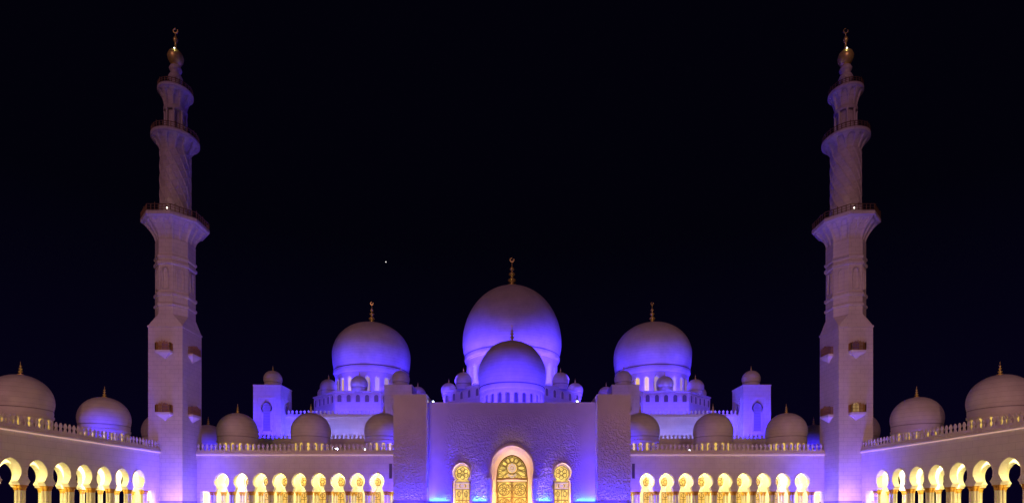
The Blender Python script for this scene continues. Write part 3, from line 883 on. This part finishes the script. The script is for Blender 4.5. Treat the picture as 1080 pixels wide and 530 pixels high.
# minaret bases and the corners beside them
for s in (-1, 1):
    X = s*73.6
    area((X, 115.6, .5), (X, 119.2, 4.2), 4, .4, 65, MAU, 120)
    area((s*66.8, 122.2, .5), (s*70.2, 122.2, 4.2), 2.4, .4, 55, MAU, 120)
    area((s*69.5, 116.0, .6), (s*74.5, 118.5, 16), 1.0, 1.0, 1500, (.22, .10, 1), 150)
    area((s*66.0, 120.5, .6), (s*67.0, 124.4, 9), 2.0, 1.0, 2200, BLUE, 150)
    area((s*71.6, 115.0, .6), (s*75.0, 115.5, 9), 1.0, 2.0, 2200, BLUE, 150)
    # far-throw violet on the minarets
    spot((s*50, 88, 3), (s*73.5, 122, 52), 9500, (.30, .18, 1), 62, .8, 1)

# gatehouse wall washers
for s in (-1, 1):
    for cx_, wd, k in ((15.2, 3.2, 1.0), (6.9, 2.4, 1.9), (12.9, .8, .7)):
        area((s*cx_, 113.75, .5), (s*cx_, 114.5, 4.5), wd, .3, 560*k, BLUE, 150)
        area((s*cx_, 112.6, .5), (s*cx_, 114.5, 9), wd, .3, 300*k, BLUE, 120)
    area((s*15.0, 114.20, 2.55), (s*15.0, 114.46, 3.3), 3.8, .08, 45, CY, 150)
    area((s*6.6, 114.20, 2.55), (s*6.6, 114.46, 3.3), 2.7, .08, 36, CY, 150)
    area((s*20.4, 111.2, .5), (s*20.4, 112, 4.5), 6.0, .3, 1900, BLUE, 140)
    area((s*20.4, 111.6, .9), (s*20.4, 112, 3), 5.0, .2, 40, (.3, .4, 1), 120)
    area((s*16.4, 113.0, .5), (s*16.9, 114.5, 14), .8, .5, 900, BLUE, 60)
    area((s*15.0, 104.0, .5), (s*9.0, 114.5, 13), 3, 1, 400, VIO, 120)
    area((s*10.3, 115.5, .5), (s*10.6, 116.0, 8), 2.4, 1.2, 600, (1, .66, .38), 170)
    area((s*8.95, 115.8, 8.4), (s*12.0, 115.4, 8.5), .8, 1.8, 130, (1, .80, .62), 170)
area((0, 113.4, .4), (0, 115.4, 9), 6.5, .6, 1500, (1, .60, .24), 130)

# arcades: violet near the gatehouse
for s in (-1, 1):
    area((s*26.5, 120.0, .6), (s*29, 124.4, 10), 3, 1, 1500, (.09, .03, 1), 150)
# turrets
for s in (-1, 1):
    spot((s*68.5, 154.5, 20.0), (s*69.8, 160, 28), 15000, BLUE, 130, .9, 1)
    spot((s*60.5, 158.0, 20.4), (s*66.2, 163, 28), 9000, BLUE, 120, .9, 1)
    spot((s*36, 154.5, 20), (s*33.5, 160, 28), 1800, (.06, .03, 1), 120, .9, 1)
    area((s*51, 156.5, 19.6), (s*51, 163, 23.5), 26, .6, 1500, (.24, .22, 1), 160)
    # dome pair nearest the gatehouse catches violet from the side
    spot((s*24.6, 129, 13.5), (s*30, 135, 17), 4000, BLUE, 120, .9)
    spot((s*37.0, 129, 13.3), (s*31, 135, 16), 500, BLUE, 120, .9)
    spot((s*79.5, 108, 13.4), (s*82.5, 113, 18.5), 250 if s > 0 else 3600, BLUE, 110, .9)
    spot((s*79, 148, 14), (s*82.8, 154.7, 19), 2600, BLUE, 120, .9)
for x0_, x1_, k in ((-14, -4, 1.2), (14, 4, 1.2), (-58, -48, .8), (58, 48, .8), (-38, -46, .5), (38, 46, .5)):
    spot((x0_, 150, 23.5), (x1_, 178, 62), 9000*k, (.14, .07, 1), 46, .9, .6)
for s in (-1, 1):
    spot((s*62, 150, 20.2), (s*69, 160, 31), 9000, BLUE, 60, .9, .8)
    spot((s*56, 160.0, 21), (s*66, 164, 31), 5000, BLUE, 80, .9, .8)
    spot((s*2.2, 106.5, .4), (0, 115.5, 10.5), 1500, (1, .66, .24), 44, .9, .3)
# great domes: a ring of floodlights on each podium
def ring(cx, cy, rad, z, tr, tz, angs, power, col, sx=2.2):
    for d in angs:
        a = radians(d)
        area((cx+rad*cos(a), cy+rad*sin(a), z), (cx+tr*cos(a), cy+tr*sin(a), tz), sx, .5, power, col, 165)
RB = (.045, .02, 1)
mid = (157.5, 202.5, 225, 247.5, 270, 292.5, 315, 337.5, 382.5)
ring(0, 186, 17.6, 38.0, 15.6, 50, mid, 1350, (.07, .03, 1))
m2 = (202.5, 247.5, 292.5, 337.5, 160, 380)
ring(-46.6, 186, 13.4, 36.9, 12.4, 46, m2, 850, RB)
ring(46.6, 186, 13.4, 36.9, 12.4, 46, m2, 850, RB)
for cx in (-46.6, 46.6):
    for d in (203, 247.5, 292.5, 337):          # longer throw from the podium edge
        a = radians(d); area((cx+16.6*cos(a), 186+16.6*sin(a), 36.9), (cx+11.5*cos(a), 186+11.5*sin(a), 49.5), 1.2, .6, 650, RB, 80)
    area((cx, 165.2, 28.7), (cx, 171, 36), 22, .4, 2600, (.04, .02, 1), 165)
    for q in (-1, 1): area((cx+q*21, 173, 28.3), (cx+q*14, 177, 35), .4, 8, 900, (.04, .02, 1), 165)
for d in (205, 230, 255, 285, 310, 335):
    a = radians(d); area((33*cos(a), 186+(20.3 if abs(a-pi*1.5) > .7 else 20.3)*sin(a), 28.7 if abs(33*cos(a)) > 25 else 38), (11*cos(a), 186+11*sin(a), 55), 1.2, .6, 2200, (.07, .03, 1), 75)
ring(0, 140, 10.2, 23.3, 8.4, 32, (180, 210, 240, 270, 300, 330, 360), 420, RB)
for d in (200, 235, 270, 305, 340):
    a = radians(d); area((15.5*cos(a), 140+15*sin(a), 22.4), (0, 140, 35), 1, .5, 700, RB, 100)
for s in (-1, 1): area((s*8, 120, 22.8), (s*2, 133, 35), 1, .6, 1700, RB, 110)
for cx, R_ in ((0, 29), (-46.6, 22), (46.6, 22)):
    ring(cx, 186, R_, 28.8, R_-3, 36, (205, 235, 270, 305, 335), 600 if cx == 0 else 6, BLUE)

# ------------------------------------------------------------------ sky
w = bpy.data.worlds.new('World'); S.world = w; w.use_nodes = True
nt = w.node_tree; nt.nodes.clear()
out = nt.nodes.new('ShaderNodeOutputWorld'); bg = nt.nodes.new('ShaderNodeBackground'); nt.links.new(bg.outputs[0], out.inputs[0])
tc = nt.nodes.new('ShaderNodeTexCoord'); sp_ = nt.nodes.new('ShaderNodeSeparateXYZ'); nt.links.new(tc.outputs['Generated'], sp_.inputs[0])
cr = nt.nodes.new('ShaderNodeValToRGB'); nt.links.new(sp_.outputs[2], cr.inputs[0])
cr.color_ramp.elements[0].position = 0; cr.color_ramp.elements[0].color = (.0018, .0008, .0100, 1)
cr.color_ramp.elements[1].position = .42; cr.color_ramp.elements[1].color = (.0007, .0006, .0028, 1)
nt.links.new(cr.outputs[0], bg.inputs[0]); bg.inputs[1].default_value = 1

# ------------------------------------------------------------------ camera
cam = bpy.data.cameras.new('camera'); co = bpy.data.objects.new('camera', cam); C.objects.link(co)
co.location = (0, 0, 1.6); co.rotation_euler = (radians(90), 0, 0)
cam.sensor_width = 36; cam.lens = 590/1080*36; cam.shift_y = (533-265)/1080; cam.clip_end = 6000; cam.clip_start = .1
S.camera = co
S.view_settings.view_transform = 'Standard'; S.view_settings.look = 'None'; S.view_settings.exposure = 0; S.view_settings.gamma = 1
S.cycles.use_denoising = True
S.cycles.max_bounces = 6; S.cycles.diffuse_bounces = 4; S.cycles.sample_clamp_indirect = 4
S.cycles.use_light_tree = True
